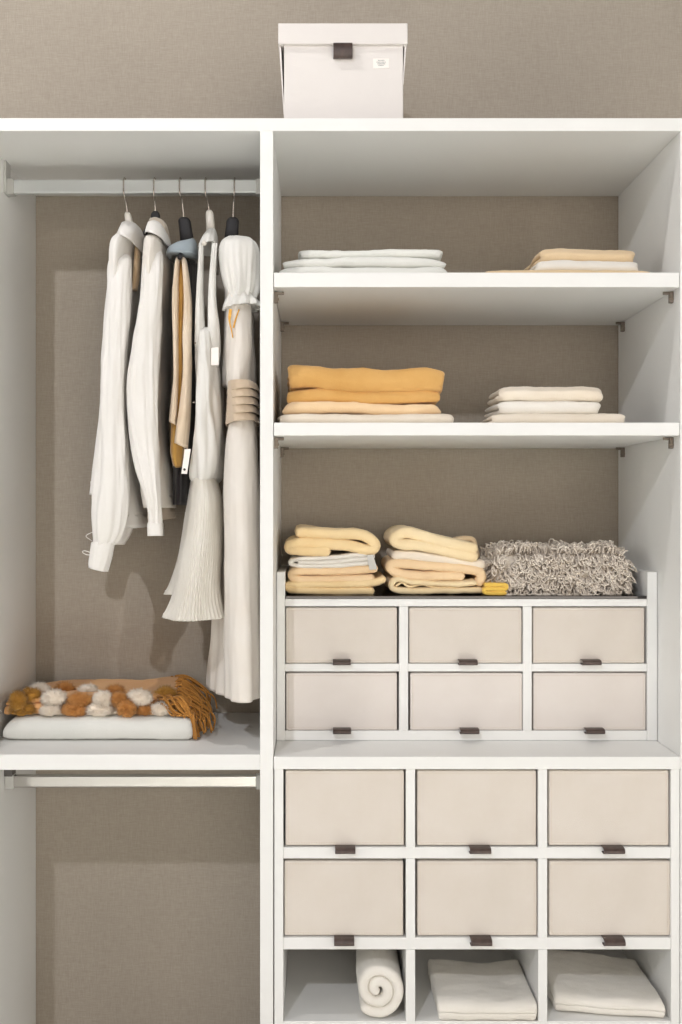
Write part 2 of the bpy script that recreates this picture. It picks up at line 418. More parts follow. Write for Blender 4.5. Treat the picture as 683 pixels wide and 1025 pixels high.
def drawer(cab, x0, x1, v0, v1, yf, m, hx, hv, depth=0.3, rz=0.0, hw=21, hh=5.6, seed=0):
    """x0..x1, v0..v1 in pixels at the front depth yf"""
    X0, X1, Z0, Z1 = px(x0, yf), px(x1, yf), pz(v1, yf), pz(v0, yf)
    bm = bmesh.new(); cx = (X0+X1)/2; W = X1-X0; H = Z1-Z0
    box(bm, -W/2, W/2, 0, depth, 0, H, bev=0.0035, seg=3)
    # leather front skin, gently crowned
    o = obj('drawer', bm, m, cab, loc=None)
    o.matrix_parent_inverse = Matrix.Identity(4)
    o.location = Vector((cx, yf, Z0)) - cab.location; o.rotation_euler = (0, 0, rz)
    PINV[o.name] = Matrix.Identity(4)
    # seam stitching round the face
    bm = bmesh.new(); inset = 0.006; step = 0.0055; L = 0.0032; rr = 0.00035
    def st(a, b):
        n = int(math.dist(a, b)/step)
        for i in range(n):
            f0 = (i+0.2)/n; f1 = f0 + L/math.dist(a, b)
            p = [(a[0]+(b[0]-a[0])*f, -0.0002, a[1]+(b[1]-a[1])*f) for f in (f0, f1)]
            tube(bm, p, rr, 4)
    c = [(-W/2+inset, inset), (W/2-inset, inset), (W/2-inset, H-inset), (-W/2+inset, H-inset)]
    for i in range(4): st(c[i], c[(i+1) % 4])
    s = obj('stitching', bm, M['stitch']); s.parent = o
    hb = handle_bm(hw*S, hh*S, 0.026)
    h = obj('handle', hb, M['brown'], smooth=False); h.parent = o
    h.location = (px(hx, yf)-cx, 0, pz(hv, yf)-Z0); h.rotation_euler = (0, 0, 0)
    return o
# inner unit standing on the worktop --------------------------------------
YU = 0.16
U0 = ZT = pz(757.3)           # worktop upper face
cab = thing('drawer_unit', 'white six-drawer unit with dark glass top in the right bay, below the towel piles', 'drawer unit', (px(467, YU), 0.3, ZT))
xa0, xa1, xb0, xb1 = px(277.2, YU), px(285, YU), px(648.5, YU), X_R-0.0012
zpost = pz(573, YU)
obj('side_panel', B(X_D1+0.0012, xa1, YU, 0.49, ZT+0.0005, zpost, bev=EB), M['lam'], cab)
obj('side_panel', B(xb0, xb1, YU, 0.49, ZT+0.0005, zpost, bev=EB), M['lam'], cab)
zr = [pz(v, YU) for v in (600, 607.5, 665, 672.8, 732, 741.2)]
YP = YU+0.004
obj('top_board', B(xa1, xb0, YP, 0.49, zr[1], zr[0], bev=EB), M['lam'], cab)
obj('middle_board', B(xa1, xb0, YP, 0.49, zr[3], zr[2], bev=EB), M['lam'], cab)
obj('base_board', B(xa1, xb0, YP, 0.49, ZT+0.0005, zr[4], bev=EB), M['lam'], cab)
for a, b in ((400.2, 409.3), (524.2, 533)):
    obj('divider', B(px(a, YU), px(b, YU), YP-0.002, 0.489, zr[4], zr[1], bev=EB), M['lam'], cab)
zg = pz(597, YU)
obj('glass_top', B(xa1+0.001, xb0-0.001, YU+0.002, 0.488, zr[0], zg, bev=0.001), M['glass'], cab)
obj('back_board', B(xa1, xb0, 0.478, 0.488, zr[4], zr[1]), M['lam'], cab)
cols = ((285.8, 398.2), (410.2, 522.8), (534, 645.8))
hx1 = (342, 468, 590.5); hx2 = (342.3, 469.5, 594)
for i, (a, b) in enumerate(cols):
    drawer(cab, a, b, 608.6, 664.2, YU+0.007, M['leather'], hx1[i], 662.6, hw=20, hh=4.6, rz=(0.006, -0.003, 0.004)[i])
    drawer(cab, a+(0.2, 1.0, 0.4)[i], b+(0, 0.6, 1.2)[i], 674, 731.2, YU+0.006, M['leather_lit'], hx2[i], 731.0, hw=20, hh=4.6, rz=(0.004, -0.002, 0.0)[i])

# lower cubby cabinet ---------------------------------------------------------
cub = thing('cubby_cabinet', 'low white cubby cabinet with six cream drawers and open bottom row', 'cabinet', (px(478), 0.25, 0))
Z7 = pz(770)
obj('worktop', B(X_D1+0.0012, X_R-0.0012, -0.004, 0.497, Z7, ZT, bev=0.0015), M['lam'], cub)
cx0 = X_D1+0.0025
posts = [(cx0, px(283.3)), (px(407), px(416.2)), (px(539.3), px(548.3)), (px(672), X_R-0.0015)]
for a, b in (posts[0], posts[3]): obj('side_panel', B(a, b, 0.0, 0.496, 0.0, Z7, bev=EB), M['lam'], cub)
zb_ = [(pz(859.8), pz(848.6)), (pz(950.8), pz(939)), (pz(1036), pz(1022.5))]
for nm, (z0, z1) in zip(('middle_board', 'lower_board', 'base_board'), zb_):
    obj(nm, B(posts[0][1], posts[3][0], 0.0015, 0.496, z0, z1, bev=EB), M['lam'], cub)
for a, b in posts[1:3]:
    for z0, z1 in ((zb_[0][1], Z7), (zb_[1][1], zb_[0][0]), (zb_[2][1], zb_[1][0])):
        obj('divider', B(a, b, 0.0005, 0.495, z0, z1, bev=0.0006), M['lam'], cub)
obj('plinth', B(posts[0][1], posts[3][0], 0.03, 0.05, 0, zb_[2][0], bev=EB), M['lam'], cub)
for i, (a, b) in enumerate(((284.8, 405.8), (417.5, 538), (549.3, 670.5))):
    drawer(cub, a+0.6, b-0.6, 771.6, 846.6, 0.006, M['leather'], (345.5, 480, 612.5)[i], 849.3, hh=5.2, rz=(0.006, 0.0, -0.004)[i])
    drawer(cub, a+(-0.5, 0.8, 0.8)[i], b+(-1.5, 0, 1)[i], 862.2, 936.8, 0.006, M['leather'], (344.5, 481, 613)[i], 940.2, hh=6, rz=(-0.005, 0.003, 0.003)[i])

# ================================================================ STORAGE BOX ON TOP
YB = 0.06
sb = thing('storage_box', 'white lidded storage box with brown leather pull on top of the wardrobe', 'box', (px(344, YB), YB+0.15, Z_TOP))
bm = bmesh.new(); bx0, bx1 = px(284, YB), px(404.2, YB); zt = pz(44, YB)
box(bm, bx0, bx1, YB, YB+0.30, Z_TOP, zt+0.02, bev=0.002)
M['box'] = mat('white_card', srgb(222, 217, 213), 0.6, spec=0.2, bump=0.1)
obj('box_body', bm, M['box'], sb)
bm = bmesh.new(); lx0, lx1 = px(278.3, YB), px(408.3, YB); lz0, lz1 = pz(45.8, YB), pz(25, YB)
box(bm, lx0, lx1, YB-0.010, YB+0.315, lz0, lz1, bev=0.002)
obj('box_lid', bm, M['box'], sb)
# slanted side flaps of the card body running up under the lid
for xa, xt, s in ((bx0, lx0+0.002, -1), (bx1, lx1-0.002, 1)):
    bm = bmesh.new()
    zz0 = Z_TOP + (0.03 if s < 0 else 0.10)
    v = [(xa-s*0.001, zz0), (xa+s*0.001, zz0), (xt, lz0), (xt-s*0.004, lz0)]
    A = [bm.verts.new((x, YB+0.002, z)) for x, z in v]; Bv = [bm.verts.new((x, YB+0.298, z)) for x, z in v]
    bm.faces.new(A); bm.faces.new(Bv[::-1])
    for k in range(4): bm.faces.new((A[k], A[(k+1) % 4], Bv[(k+1) % 4], Bv[k]))
    obj('side_flap', bm, M['box'], sb)
bm = handle_bm(20.5*S, 14*S, 0.016)
for vtx in bm.verts: vtx.co += Vector((px(343.3, YB), YB-0.001, pz(52.6, YB)))
obj('handle', bm, M['brown'], sb)
bm = bmesh.new(); box(bm, px(374, YB), px(390, YB), YB-0.0008, YB, pz(68.3, YB), pz(58.6, YB))
lab = obj('sticker', bm, M['tag'], sb)
bm = bmesh.new()
for v_, xa, xb in ((60.5, 379, 384.5), (62.3, 377.5, 386.5), (64.0, 378.5, 386), (65.6, 379.5, 384.5)):
    x = xa
    while x < xb:
        box(bm, px(x, YB), px(x+0.9, YB), YB-0.0012, YB-0.0008, pz(v_+0.45, YB), pz(v_-0.45, YB)); x += 1.35
obj('sticker_print', bm, M['ink'], lab)

# ================================================================ TOWELS
# upper shelf, left: three thin white cloths
G = 'folded cloths on the right bay shelves'
yA, dA = 0.05, 0.30
_, z = towel_front('folded_cloth', 'thin white folded cloth, bottom of the pile at left on the upper shelf', 'cloth', 280, 447, 266.5, 0, yA, yA+dA, M['t_cool'], 2, 11, 0.004, G, zbase=Z1T)
_, z = towel_front('folded_cloth', 'white folded cloth in the middle of the left pile on the upper shelf', 'cloth', 284, 446, 257.5, 0, yA+0.01, yA+dA, M['t_cool'], 2, 12, 0.0045, G, zbase=z, droop=0.006)
_, z = towel_front('folded_cloth', 'narrower white folded cloth topmost on the left pile of the upper shelf', 'cloth', 299, 444, 249.5, 0, yA+0.02, yA+dA, M['t_cool'], 2, 13, 0.0035, G, zbase=z)
_, z = towel_front('folded_cloth', 'very thin beige cloth lying flat beneath the right pile on the upper shelf', 'cloth', 486, 651, 270.6, 0, yA, yA+dA, M['t_sand'], 2, 14, 0.0015, G, zbase=Z1T)
_, z = towel_front('folded_cloth', 'white folded cloth under the sand-coloured one at the right of the upper shelf', 'cloth', 537, 642, 260.5, 0, yA, yA+0.2, M['t_white'], 2, 15, 0.002, G, zbase=z, kind='spiral')
_, z = towel_front('folded_cloth', 'sand-coloured folded cloth on top of the right pile on the upper shelf', 'cloth', 541, 638.5, 248.8, 0, yA+0.01, yA+0.19, M['t_sand'], 2, 16, 0.003, G, zbase=z, kind='spiral')
# middle shelf
_, z = towel_front('folded_towel', 'wide thin off-white towel at the bottom of the mustard pile on the middle shelf', 'towel', 277.5, 457, 413.5, 0, 0.03, 0.34, M['t_cream'], 2, 21, 0.003, G, zbase=Z2T)
_, z = towel_front('folded_towel', 'pale peach folded towel beneath the two mustard towels', 'towel', 284, 441, 402.5, 0, 0.04, 0.34, M['t_peach'], 2, 22, 0.004, G, zbase=z, kind='spiral', roll=-0.004)
_, z = towel_front('folded_towel', 'thinner mustard towel just below the topmost mustard towel', 'towel', 287, 441.5, 389.5, 0, 0.045, 0.34, M['t_mustard'], 4, 23, 0.006, G, zbase=z, kind='spiral', roll=-0.005)
_, z = towel_front('folded_towel', 'thick mustard towel topmost on the middle shelf pile', 'towel', 287, 447, 365.8, 0, 0.035, 0.35, M['t_mustard'], 4, 24, 0.0075, G, zbase=z, kind='spiral', roll=-0.006)
_, z = towel_front('folded_towel', 'wide cream towel at the bottom of the small right pile, middle shelf', 'towel', 492, 628, 413.5, 0, 0.04, 0.22, M['t_cream'], 2, 25, 0.002, G, zbase=Z2T)
_, z = towel_front('folded_towel', 'cream towel between two others in the right pile, middle shelf', 'towel', 499, 604, 400.5, 0, 0.05, 0.21, M['t_white'], 2, 26, 0.003, G, zbase=z, kind='spiral')
_, z = towel_front('folded_towel', 'cream towel topmost on the small right pile, middle shelf', 'towel', 501, 606, 386, 0, 0.05, 0.21, M['t_cream'], 2, 27, 0.003, G, zbase=z, kind='spiral')

# glass top piles: folds seen end-on (x-z profile)
Y0, Y1 = 0.19, 0.44
GP = 'folded towels piled on the dark glass top'
def prof_towel(name, label, pts, th, m, seed, y0=Y0, y1=Y1, amp=0.0025, n=150, group=GP, cat='towel', parent=None, edge=0.013):
    P = [(px(a, y0), pz(b, y0)) for a, b in pts]; bm = bmesh.new()
    ribbon(bm, P, th*S*1.32, 'xz', y0, y1, seed, amp, n=n, m=20, edge=edge)
    o = obj(name, bm, m, parent, smooth=True)
    if label: tag(o, label, cat, group)
    return o
prof_towel('folded_towel', 'yellow towel at the bottom of the left pile on the glass top',
    [(384,581),(374,584),(340,586.5),(292,586),(289,588.5),(294,591),(330,592.8),(372,592.5)], 6.5, M['t_yellow'], 31)
prof_towel('folded_towel', 'peach towel with open folded end, second from bottom in the left glass-top pile',
    [(372,580.4),(340,580.8),(302,581),(292.5,577.5),(293,573.5),(303,571.6),(340,572.2),(375,570.2)], 7.4, M['t_peach'], 32, y0=Y0+0.005)
o = prof_towel('folded_towel', 'white towel with a grey tag in the left glass-top pile',
    [(300,563.6),(330,563.2),(368,560),(374,557.5),(364,556.3),(335,558.5),(300,561.0-1.2),(290.5,563.5),(300,567.2),(335,567),(370,564.5)], 4.0, M['t_white'], 33, y0=Y0+0.002)
bm = bmesh.new()
A = [(367.5, 556), (374, 555.4), (378, 570), (370.5, 571)]
vs = [bm.verts.new((px(a, Y0), Y0-0.006, pz(b, Y0))) for a, b in A] ; v2 = [bm.verts.new((px(a, Y0), Y0-0.0045, pz(b, Y0))) for a, b in A]
bm.faces.new(vs); bm.faces.new(v2[::-1])
for k in range(4): bm.faces.new((vs[k], vs[(k+1) % 4], v2[(k+1) % 4], v2[k]))
t_ = obj('care_tag', bm, M['greytag'], o); t_['label'] = 'grey woven tag'
prof_towel('folded_towel', 'pale yellow towel topmost on the left glass-top pile, folded end curling down at right',
    [(299,533),(303,533.3),(330,535.6),(358,535.5),(370,539.5),(376,547),(369,551.3),(350,547),(330,545.8),(308,543.8),(291,545),(289,549.5),(300,551.5),(325,553.0)], 9.2, M['t_yellow'], 34, y0=Y0-0.005, amp=0.004)
# right pile
o = prof_towel('crumpled_cloth', 'crinkled cream cloth at the bottom of the right glass-top pile',
    [(476,585),(455,586.5),(435,585.5),(410,583.5),(398,580.5),(392,584),(393,590),(410,592.6),(440,593),(482,592.3)], 5.0, M['t_butter'], 41, amp=0.006, cat='cloth')
bm = bmesh.new()
ribbon(bm, [(px(a, Y0), pz(b, Y0)) for a, b in ((398,587),(404,584),(412,588.5),(424,586),(440,589.5),(460,587.8),(481,583))], 0.006, 'xz', Y0+0.006, Y1, 42, 0.004, n=60, m=16)
obj('inner_fold', bm, M['t_butter'], o, smooth=True)
prof_towel('folded_towel', 'peach towel with rounded left fold, second from bottom in the right glass-top pile',
    [(462,577),(440,577.2),(405,575.5),(393,570.5),(394,565.5),(405,564.8),(440,567.5),(476,571.2),(483,577),(481,583)], 8.0, M['t_peach'], 43, y0=Y0+0.003)
prof_towel('folded_towel', 'off-white towel between yellow and peach ones in the right glass-top pile',
    [(398,556.5),(412,556.5),(440,560.5),(482,566.0)], 8.2, M['t_cream'], 44, y0=Y0+0.006)
prof_towel('folded_towel', 'pale yellow towel topmost on the right glass-top pile, sloping down to the right',
    [(474,557.0),(450,552.4),(420,546.0),(403,545.0),(396,540.5),(401,535),(412,533.8),(440,541.5),(474,549.2)], 9.4, M['t_butter'], 45, y0=Y0-0.006, amp=0.003)
prof_towel('folded_cloth', 'small sand-coloured cloth behind the topmost right towel, standing on the towels', [(458,541.5),(466,540),(474,541),(477,549),(479,557)], 5, M['t_sand'], 46, y0=0.36, y1=0.44, cat='cloth')
bm = bmesh.new(); ribbon(bm, serp(px(485.5, 0.175), px(508, 0.175), zg+0.0004, pz(584, 0.175), 3), 0.0098, 'xz', 0.175, 0.25, 47, 0.0006, n=90, m=10, edge=0.003)
tag(obj('folded_cloth', bm, M['yellowfelt'], smooth=True), 'small bright yellow folded cloth on the glass top, beside the shaggy throw', 'cloth')

# shaggy loop throw ------------------------------------------------------------
random.seed(5)
sh = thing('shaggy_throw', 'shaggy greige throw with long yarn loops on the dark glass top', 'throw', (px(561, 0.3), 0.3, zg))
bm = bmesh.new()
x0, x1 = px(494, 0.2), px(628, 0.2); y0, y1 = 0.205, 0.43; zz0, zz1 = zg, pz(555, 0.2)
box(bm, x0, x1, y0, y1, zz0, zz1, bev=0.03, seg=5); bmesh.ops.subdivide_edges(bm, edges=bm.edges, cuts=2, use_grid_fill=True)
for v in bm.verts: v.co.z = max(zz0, v.co.z + nz(v.co.x, v.co.y, 0, 12, 3)*0.006)
obj('throw_body', bm, M['yarn'], sh, smooth=True)
bm = bmesh.new()
def surf():
    a = random.random()
    if a < 0.5: p = Vector((random.uniform(x0, x1), y0-0.001, random.uniform(zz0+0.006, zz1))); n = Vector((0, -1, 0.15))
    elif a < 0.8: p = Vector((random.uniform(x0, x1), random.uniform(y0, y1-0.04), zz1)); n = Vector((0, -0.3, 1))
    elif a < 0.93: p = Vector((x1, random.uniform(y0, y1), random.uniform(zz0+0.01, zz1))); n = Vector((1, -0.2, 0.2))
    else: p = Vector((x0, random.uniform(y0, y1), random.uniform(zz0+0.01, zz1))); n = Vector((-1, -0.2, 0.2))
    hx = min(p.x-x0, x1-p.x)
    if hx < 0.03: p.z = min(p.z, zz1 - 0.018*(1-hx/0.03)**2)
    if a < 0.8 and a >= 0.5: p.z += nz(p.x, p.y, 0, 14, 8)*0.006
    return p, n.normalized()
for i in range(1150):
    p, n = surf()
    t = n.cross(Vector((random.uniform(-1, 1), random.uniform(-1, 1), random.uniform(-1, 1)))).normalized()
    g = Vector((random.uniform(-0.6, 0.6), 0, -1)) if abs(n.z) < 0.6 else Vector((random.uniform(-1, 1), random.uniform(-1, 0.2), 0.1))
    d = (n*0.55 + g*random.uniform(0.3, 0.8)).normalized()
    Lh = random.uniform(0.014, 0.030); Wd = random.uniform(0.004, 0.0085)
    pts = [p - t*Wd*0.4 - n*0.003, p + d*Lh*0.5 - t*Wd + n*0.003, p + d*Lh*0.95 - t*Wd*0.5 + n*0.002, p + d*Lh*0.95 + t*Wd*0.5, p + d*Lh*0.5 + t*Wd + n*0.004, p + t*Wd*0.4 - n*0.003]
    for q in pts: q.z = max(q.z, zg+0.0015)
    if min(q.x for q in pts) < px(483, 0.2): continue
    tube(bm, pts, 0.0019, 5, samples=12)
lo = obj('yarn_loops', bm, M['yarn'], sh, smooth=True)

# cubby towels -------------------------------------------------------------------
ZC = zb_[2][1]
bm = bmesh.new()
YC = 0.004; cx_ = px(379.5, YC); r0 = 4*S; r1_ = 24*S; turns = 1.9; pts = []
steps = 60
for i in range(steps):
    f = i/(steps-1); an = R(200) - f*turns*2*PI; r_ = r0 + (r1_-r0)*f
    pts.append((cx_ + r_*math.cos(an)*0.98, ZC + 0.003 + r1_ + 4.0*S + r_*math.sin(an)*1.02))
ribbon(bm, pts[::-1], 10.9*S, 'xz', YC, 0.34, 51, 0.004, n=200, m=24, edge=0.014)
mn = min(v.co.z for v in bm.verts)
for v in bm.verts: v.co.z += ZC + 0.0008 - mn
tag(obj('rolled_towel', bm, M['t_white'], smooth=True), 'white towel rolled up in the left open cubby, spiral end facing out', 'towel')
def cubby_towel(label, quad, y0, y1, m, seed, lay=2, top=None):
    (xl, xr, vt) = quad
    towel = bmesh.new(); X0, X1 = px(xl, y0), px(xr, y0); zt = pz(vt, y0)
    path = flat_spiral(y0, y1, ZC+0.001, zt, lay//2, 0) if lay > 2 else serp(y0, y1, ZC+0.001, zt, lay)
    ribbon(towel, path, (zt-ZC)/lay*0.95, 'yz', X0, X1, seed, 0.004, n=120, m=30, taper=top)
    mn = min(v.co.z for v in towel.verts)
    for v in towel.verts: v.co.z += max(0, ZC + 0.0006 - v.co.z)
    return tag(obj('folded_towel', towel, m, smooth=True), label, 'towel')
def tpA(u, v, f):
    k = max(0, (v-ZC))/0.045; b = (u-0.004)/0.22
    return u - 0.006*(f-0.5), v + k*b*(0.003 + 0.006*math.sin(f*7+0.8))
cubby_towel('white folded towel with two plump layers, in the middle open cubby', (439, 537, 1003), 0.002, 0.225, M['t_white'], 61, 2, tpA)
def tpB(u, v, f):
    k = max(0, (v-ZC))/0.05; b = (u-0.03)/0.22
    return u + 0.035*(0.5-f), v + k*b*(0.004 + 0.010*(1-f)) - 0.006*k*f
cubby_towel('white folded towel lying skewed in the right open cubby', (557, 663, 997), 0.028, 0.26, M['t_white'], 62, 2, tpB)

# ================================================================ HANGERS AND CLOTHES
zr_t, zr_b = pz(180.2, YR), pz(194.3, YR)
def hanger(label, xtop, xneck, vneck, vneck2, nm, neck_w, lean=0.0, arm=True, xbot=None, armm=None):
    X = px(xtop, YR); XN = px(xneck, YR); zn = pz(vneck, YR); zn2 = pz(vneck2, YR)
    xb = px(xbot if xbot else xneck, YR)
    h = thing('clothes_hanger', label, 'hanger', (X, YR, zr_t))
    bm = bmesh.new(); rc = (zr_t+zr_b)/2
    tube(bm, [(X+0.001, YR+0.024, rc-0.004), (X, YR+0.022, rc+0.010), (X, YR+0.006, zr_t+0.0035), (X, YR-0.008, zr_t+0.003), (X, YR-0.019, rc+0.008), (X+(XN-X)*0.1, YR-0.020, zr_b-0.004), (X+(XN-X)*0.6, YR-0.006, zr_b-0.022), (XN, YR, zn-0.004), (XN, YR, zn-0.014)], 0.0019, 8, samples=46)
    obj('hook', bm, M['steel'], h, smooth=True)
    bm = bmesh.new()
    w_ = neck_w*S/2*1.09
    Q = [(zn+0.001, 0.55), (zn-0.003, 0.85), (zn-0.008, 1.0), ((zn+zn2)/2, 1.05), (zn2, 1.15)]
    rings = []
    for (z_, k) in Q:
        f = (zn-z_)/(zn-zn2+1e-9); c_ = XN + (xb-XN)*max(0, f)
        rings.append([bm.verts.new((c_ + w_*k*math.copysign(abs(math.cos(a))**0.6, math.cos(a)), YR + 0.009*k*math.copysign(abs(math.sin(a))**0.6, math.sin(a)), z_)) for a in [2*PI*j/20 for j in range(20)]])
    for A, Bq in zip(rings, rings[1:]):
        for k in range(20): bm.faces.new((A[k], A[(k+1) % 20], Bq[(k+1) % 20], Bq[k]))
    bm.faces.new(rings[0]); bm.faces.new(rings[-1])
    obj('neck', bm, nm, h, smooth=True)
    bm = bmesh.new()
    for s in (-1, 1):
        tube(bm, [(xb, YR, zn2+0.004), (xb, YR+s*0.05, zn2-0.006), (xb, YR+s*0.11, zn2-0.035), (xb, YR+s*0.155, zn2-0.062)], 0.0055, 8, samples=14)
    obj('shoulder_bar', bm, armm or nm, h, smooth=True)
    return h
hanger('wire-hooked hanger with off-white neck holding the leftmost white shirt', 125, 127.5, 213, 226, M['whiteplastic'], 7, xbot=130)
hanger('hanger with short rounded black neck holding the second white shirt', 155, 155.5, 212, 224, M['blackplastic'], 9)
h3 = hanger('black-necked hanger with glossy blue-grey shoulder end above the cream vest', 180.5, 184, 218, 247, M['blackplastic'], 12.5, xbot=188)
hanger('slim hanger with white neck holding the pleated white dress', 206, 209.5, 211, 234, M['whiteplastic'], 8, xbot=211)
hanger('hanger with squared black neck holding the long cream dress', 235, 233, 218, 242, M['blackplastic'], 12.5, xbot=231)
# blue-grey moulded shoulder of the third hanger, pointing at the room
bm = bmesh.new()
yq = 0.10
rows = [(234.2, 186, 191), (236.5, 177, 194), (240, 170, 195.5), (245, 165.5, 196.5), (250, 164.6, 197), (253.5, 164.8, 197), (255.2, 166.5, 196)]
Q = spline([(pz(a, yq), px(b, yq), px(c, yq)) for a, b, c in rows], 20); rings = []
for i, (z_, a, b) in enumerate(Q):
    f = i/19; dep = 0.008 + 0.085*f**0.8
    rings.append([bm.verts.new(((a+b)/2 + (b-a)/2*math.copysign(abs(math.cos(t))**0.85, math.cos(t)), yq+0.03 + dep*math.sin(t)*0.8, z_ - (1-f)*0.010*(1-math.cos(t)))) for t in [2*PI*j/40 for j in range(40)]])
for A, Bq in zip(rings, rings[1:]):
    for k in range(40): bm.faces.new((A[k], A[(k+1) % 40], Bq[(k+1) % 40], Bq[k]))
bm.faces.new(rings[0]); bm.faces.new(rings[-1])
s_ = obj('moulded_shoulder', bm, M['greyplastic'], h3, smooth=True); s_['label'] = 'glossy blue-grey plastic shoulder end'

# --- garment 1 : white shirt
g = thing('shirt', 'long-sleeved white shirt hanging leftmost on the rail, cuff hanging lowest', 'shirt', (px(122, YR), YR, pz(230, YR)))
bm = bmesh.new()
loft(bm, [(228,124,134,.22,.03),(236,119,139,.22,.08),(248,112.5,140,.22,.15),(262,106,139,.22,.192),(300,104,138,.22,.192),(350,101,138,.22,.185),(400,97,140,.22,.18),(450,97,146,.22,.18),(497,96,149,.22,.18),(528,98,152,.22,.18)],
     ripple=((3,.004,3,.2),(6,.002,-4,.3)), crease=.0045, tilt=-0.1, seed=1, amp=.0025, nr=90, N=120)
obj('body', bm, M['shirt'], g, smooth=True)
bm = bmesh.new()
loft(bm, [(380,99.5,120,.13,.05),(430,95.5,120,.13,.055),(470,90.5,118,.13,.055),(494,87.3,116,.13,.055)], ripple=((3,.002,1,0),), seed=8, nr=30, N=48, tilt=.1)
obj('front_tail', bm, M['shirt'], g, smooth=True)
for yc, nm in ((0.06, 0), (0.385, 1)):
    bm = bmesh.new(); dx = 0 if nm == 0 else 6
    loft(bm, [(r[0], r[1]+dx*(0.3 if nm else 0), r[2]+dx, yc + r[3], r[4]) for r in [(254,116,128,0.03,.006),(258,111,132,0.022,.02),(266,107,134,0.01,.032),(300,105,133,0,.04),(350,102,130,-.005,.04),(400,99,128,-.008,.04),(450,94.5,130,-.01,.038),(500,90.5,131,-.012,.034),(530,89.5,127,-.012,.03),(546,91,118,-.012,.022)]],
         ripple=((3,.003,5,.1),(5,.0018,-6,.3)), crease=.0035, seed=2+nm, amp=.002, nr=80, N=80, hem=0.01)
    sl = obj('sleeve', bm, M['shirt'], g, smooth=True)
    bm = bmesh.new()
    loft(bm, [(r[0], r[1], r[2], yc + r[3], r[4]) for r in [(543,91,118,-.012,.022),(546,90,116,-.012,.024),(556,88.5,113,-.012,.024),(566,87,110,-.012,.023),(571,87,107.5,-.012,.022)]],
         ripple=((3,.0015,2,0),), seed=4+nm, amp=.0012, nr=24, N=60, hem=0.02, tilt=-0.25)
    obj('cuff', bm, M['shirt'], sl, smooth=True)
    if nm == 0:
        bm = bmesh.new(); tube(bm, [(px(92.5,.045), .045, pz(533,.045)), (px(86.5,.045), .038, pz(537,.045)), (px(92,.045), .045, pz(542,.045))], .0009, 5, samples=8)
        obj('loose_thread', bm, M['shirt'], sl, smooth=True); bm = bmesh.new()
        tube(bm, [(px(92,.045), .045, pz(554,.045)), (px(85,.045), .037, pz(551.5,.045)), (px(83.2,.045), .036, pz(553,.045)), (px(87,.045), .037, pz(555.5,.045)), (px(92,.045), .045, pz(556,.045))], .0011, 5, samples=14)
        obj('thread_loop', bm, M['shirt'], sl, smooth=True)
def collar(g, rows, m, seed, tilt=-0.3, name='collar'):
    bm = bmesh.new(); loft(bm, rows, ripple=((3,.0012,1,0),(5,.001,2,0)), seed=seed, amp=.001, nr=22, N=64, tilt=tilt, hem=0.008, th=.002); return obj(name, bm, m, g, smooth=True)
collar(g, [(225,125,136,.20,.03),(227.5,120,140,.19,.055),(235,117,142,.165,.085),(243,114,142,.15,.10),(247,113,142,.145,.104)], M['shirt'], 6, tilt=-0.5)
# open front edge with beige facing
bm = bmesh.new(); loft(bm, [(243,134,139.5,.15,.02),(262,133,140,.14,.02),(282,131,138.5,.13,.02),(290,130,136.5,.13,.018)], nr=20, N=32, seed=7, amp=.001, hem=0)
f_ = obj('facing', bm, M['lining_beige'], g, smooth=True); f_['label'] = 'beige facing inside the open front'

# --- garment 2 : second shirt
g = thing('shirt', 'off-white shirt with beige turned collar, second garment on the rail', 'shirt', (px(156, YR), YR, pz(225, YR)))
bm = bmesh.new()
loft(bm, [(226,150,161,.22,.03),(234,147,165,.22,.07),(248,143,167,.22,.135),(260,141,168,.22,.19),(300,139,169,.22,.19),(350,136,171,.22,.18),(400,134,172,.22,.175),(450,136,174,.22,.17),(490,140,176.5,.22,.17),(508,142,178,.22,.17)],
     ripple=((3,.004,-3,.2),(6,.002,4,.3)), crease=.0045, tilt=0.0, seed=11, amp=.0025, nr=90, N=120)
obj('body', bm, M['shirt_cream'], g, smooth=True)
bm = bmesh.new()
loft(bm, [(490,144,176,.30,.09),(505,145,177,.30,.09),(521,146,178,.30,.09)], ripple=((5,.004,3,.2),), tilt=0.15, seed=12, nr=20, N=64)
t_ = obj('tail', bm, M['collar_beige'], g, smooth=True); t_['label'] = 'longer beige back tail'
for yc, nm in ((0.055, 0), (0.385, 1)):
    bm = bmesh.new()
    loft(bm, [(r[0], r[1]+4*nm, r[2]+2*nm, yc + r[3], r[4]) for r in [(249,150,160,0.03,.006),(253,146,163,0.022,.02),(262,142,164,0.01,.032),(300,138,164,0,.038),(350,130,162,-.005,.04),(388,124.5,160.5,-.008,.04),(430,128,159.5,-.01,.036),(470,136.5,160,-.012,.03),(505,146,161,-.012,.024),(536,147.5,162,-.012,.022)]],
         ripple=((3,.003,-5,.1),(5,.0015,6,.3)), crease=.0035, seed=13+nm, amp=.002, nr=80, N=80, hem=0.015)
    sl = obj('sleeve', bm, M['shirt'], g, smooth=True)
    bm = bmesh.new()
    loft(bm, [(r[0], r[1]+4*nm, r[2]+2*nm, yc + r[3], r[4]) for r in [(524,146.8,162.4,-.012,.0235),(527,146.4,162.8,-.012,.0245),(537,146.8,163.3,-.012,.0245)]], ripple=((3,.001,0,0),), seed=15, amp=.001, nr=10, N=48, hem=0.01)
    obj('cuff', bm, M['shirt'], sl, smooth=True)
collar(g, [(220.5,151,161,.20,.03),(224,147.5,168,.19,.05),(232,146.5,169.5,.18,.066),(241,146,169.3,.17,.074)], M['collar_beige'], 16, tilt=-0.55)
collar(g, [(227,149,162,.17,.06),(231,145.5,165,.15,.085),(237,143.5,167,.135,.095),(244,142,167.5,.13,.10)], M['shirt'], 17, tilt=-0.35, name='yoke')

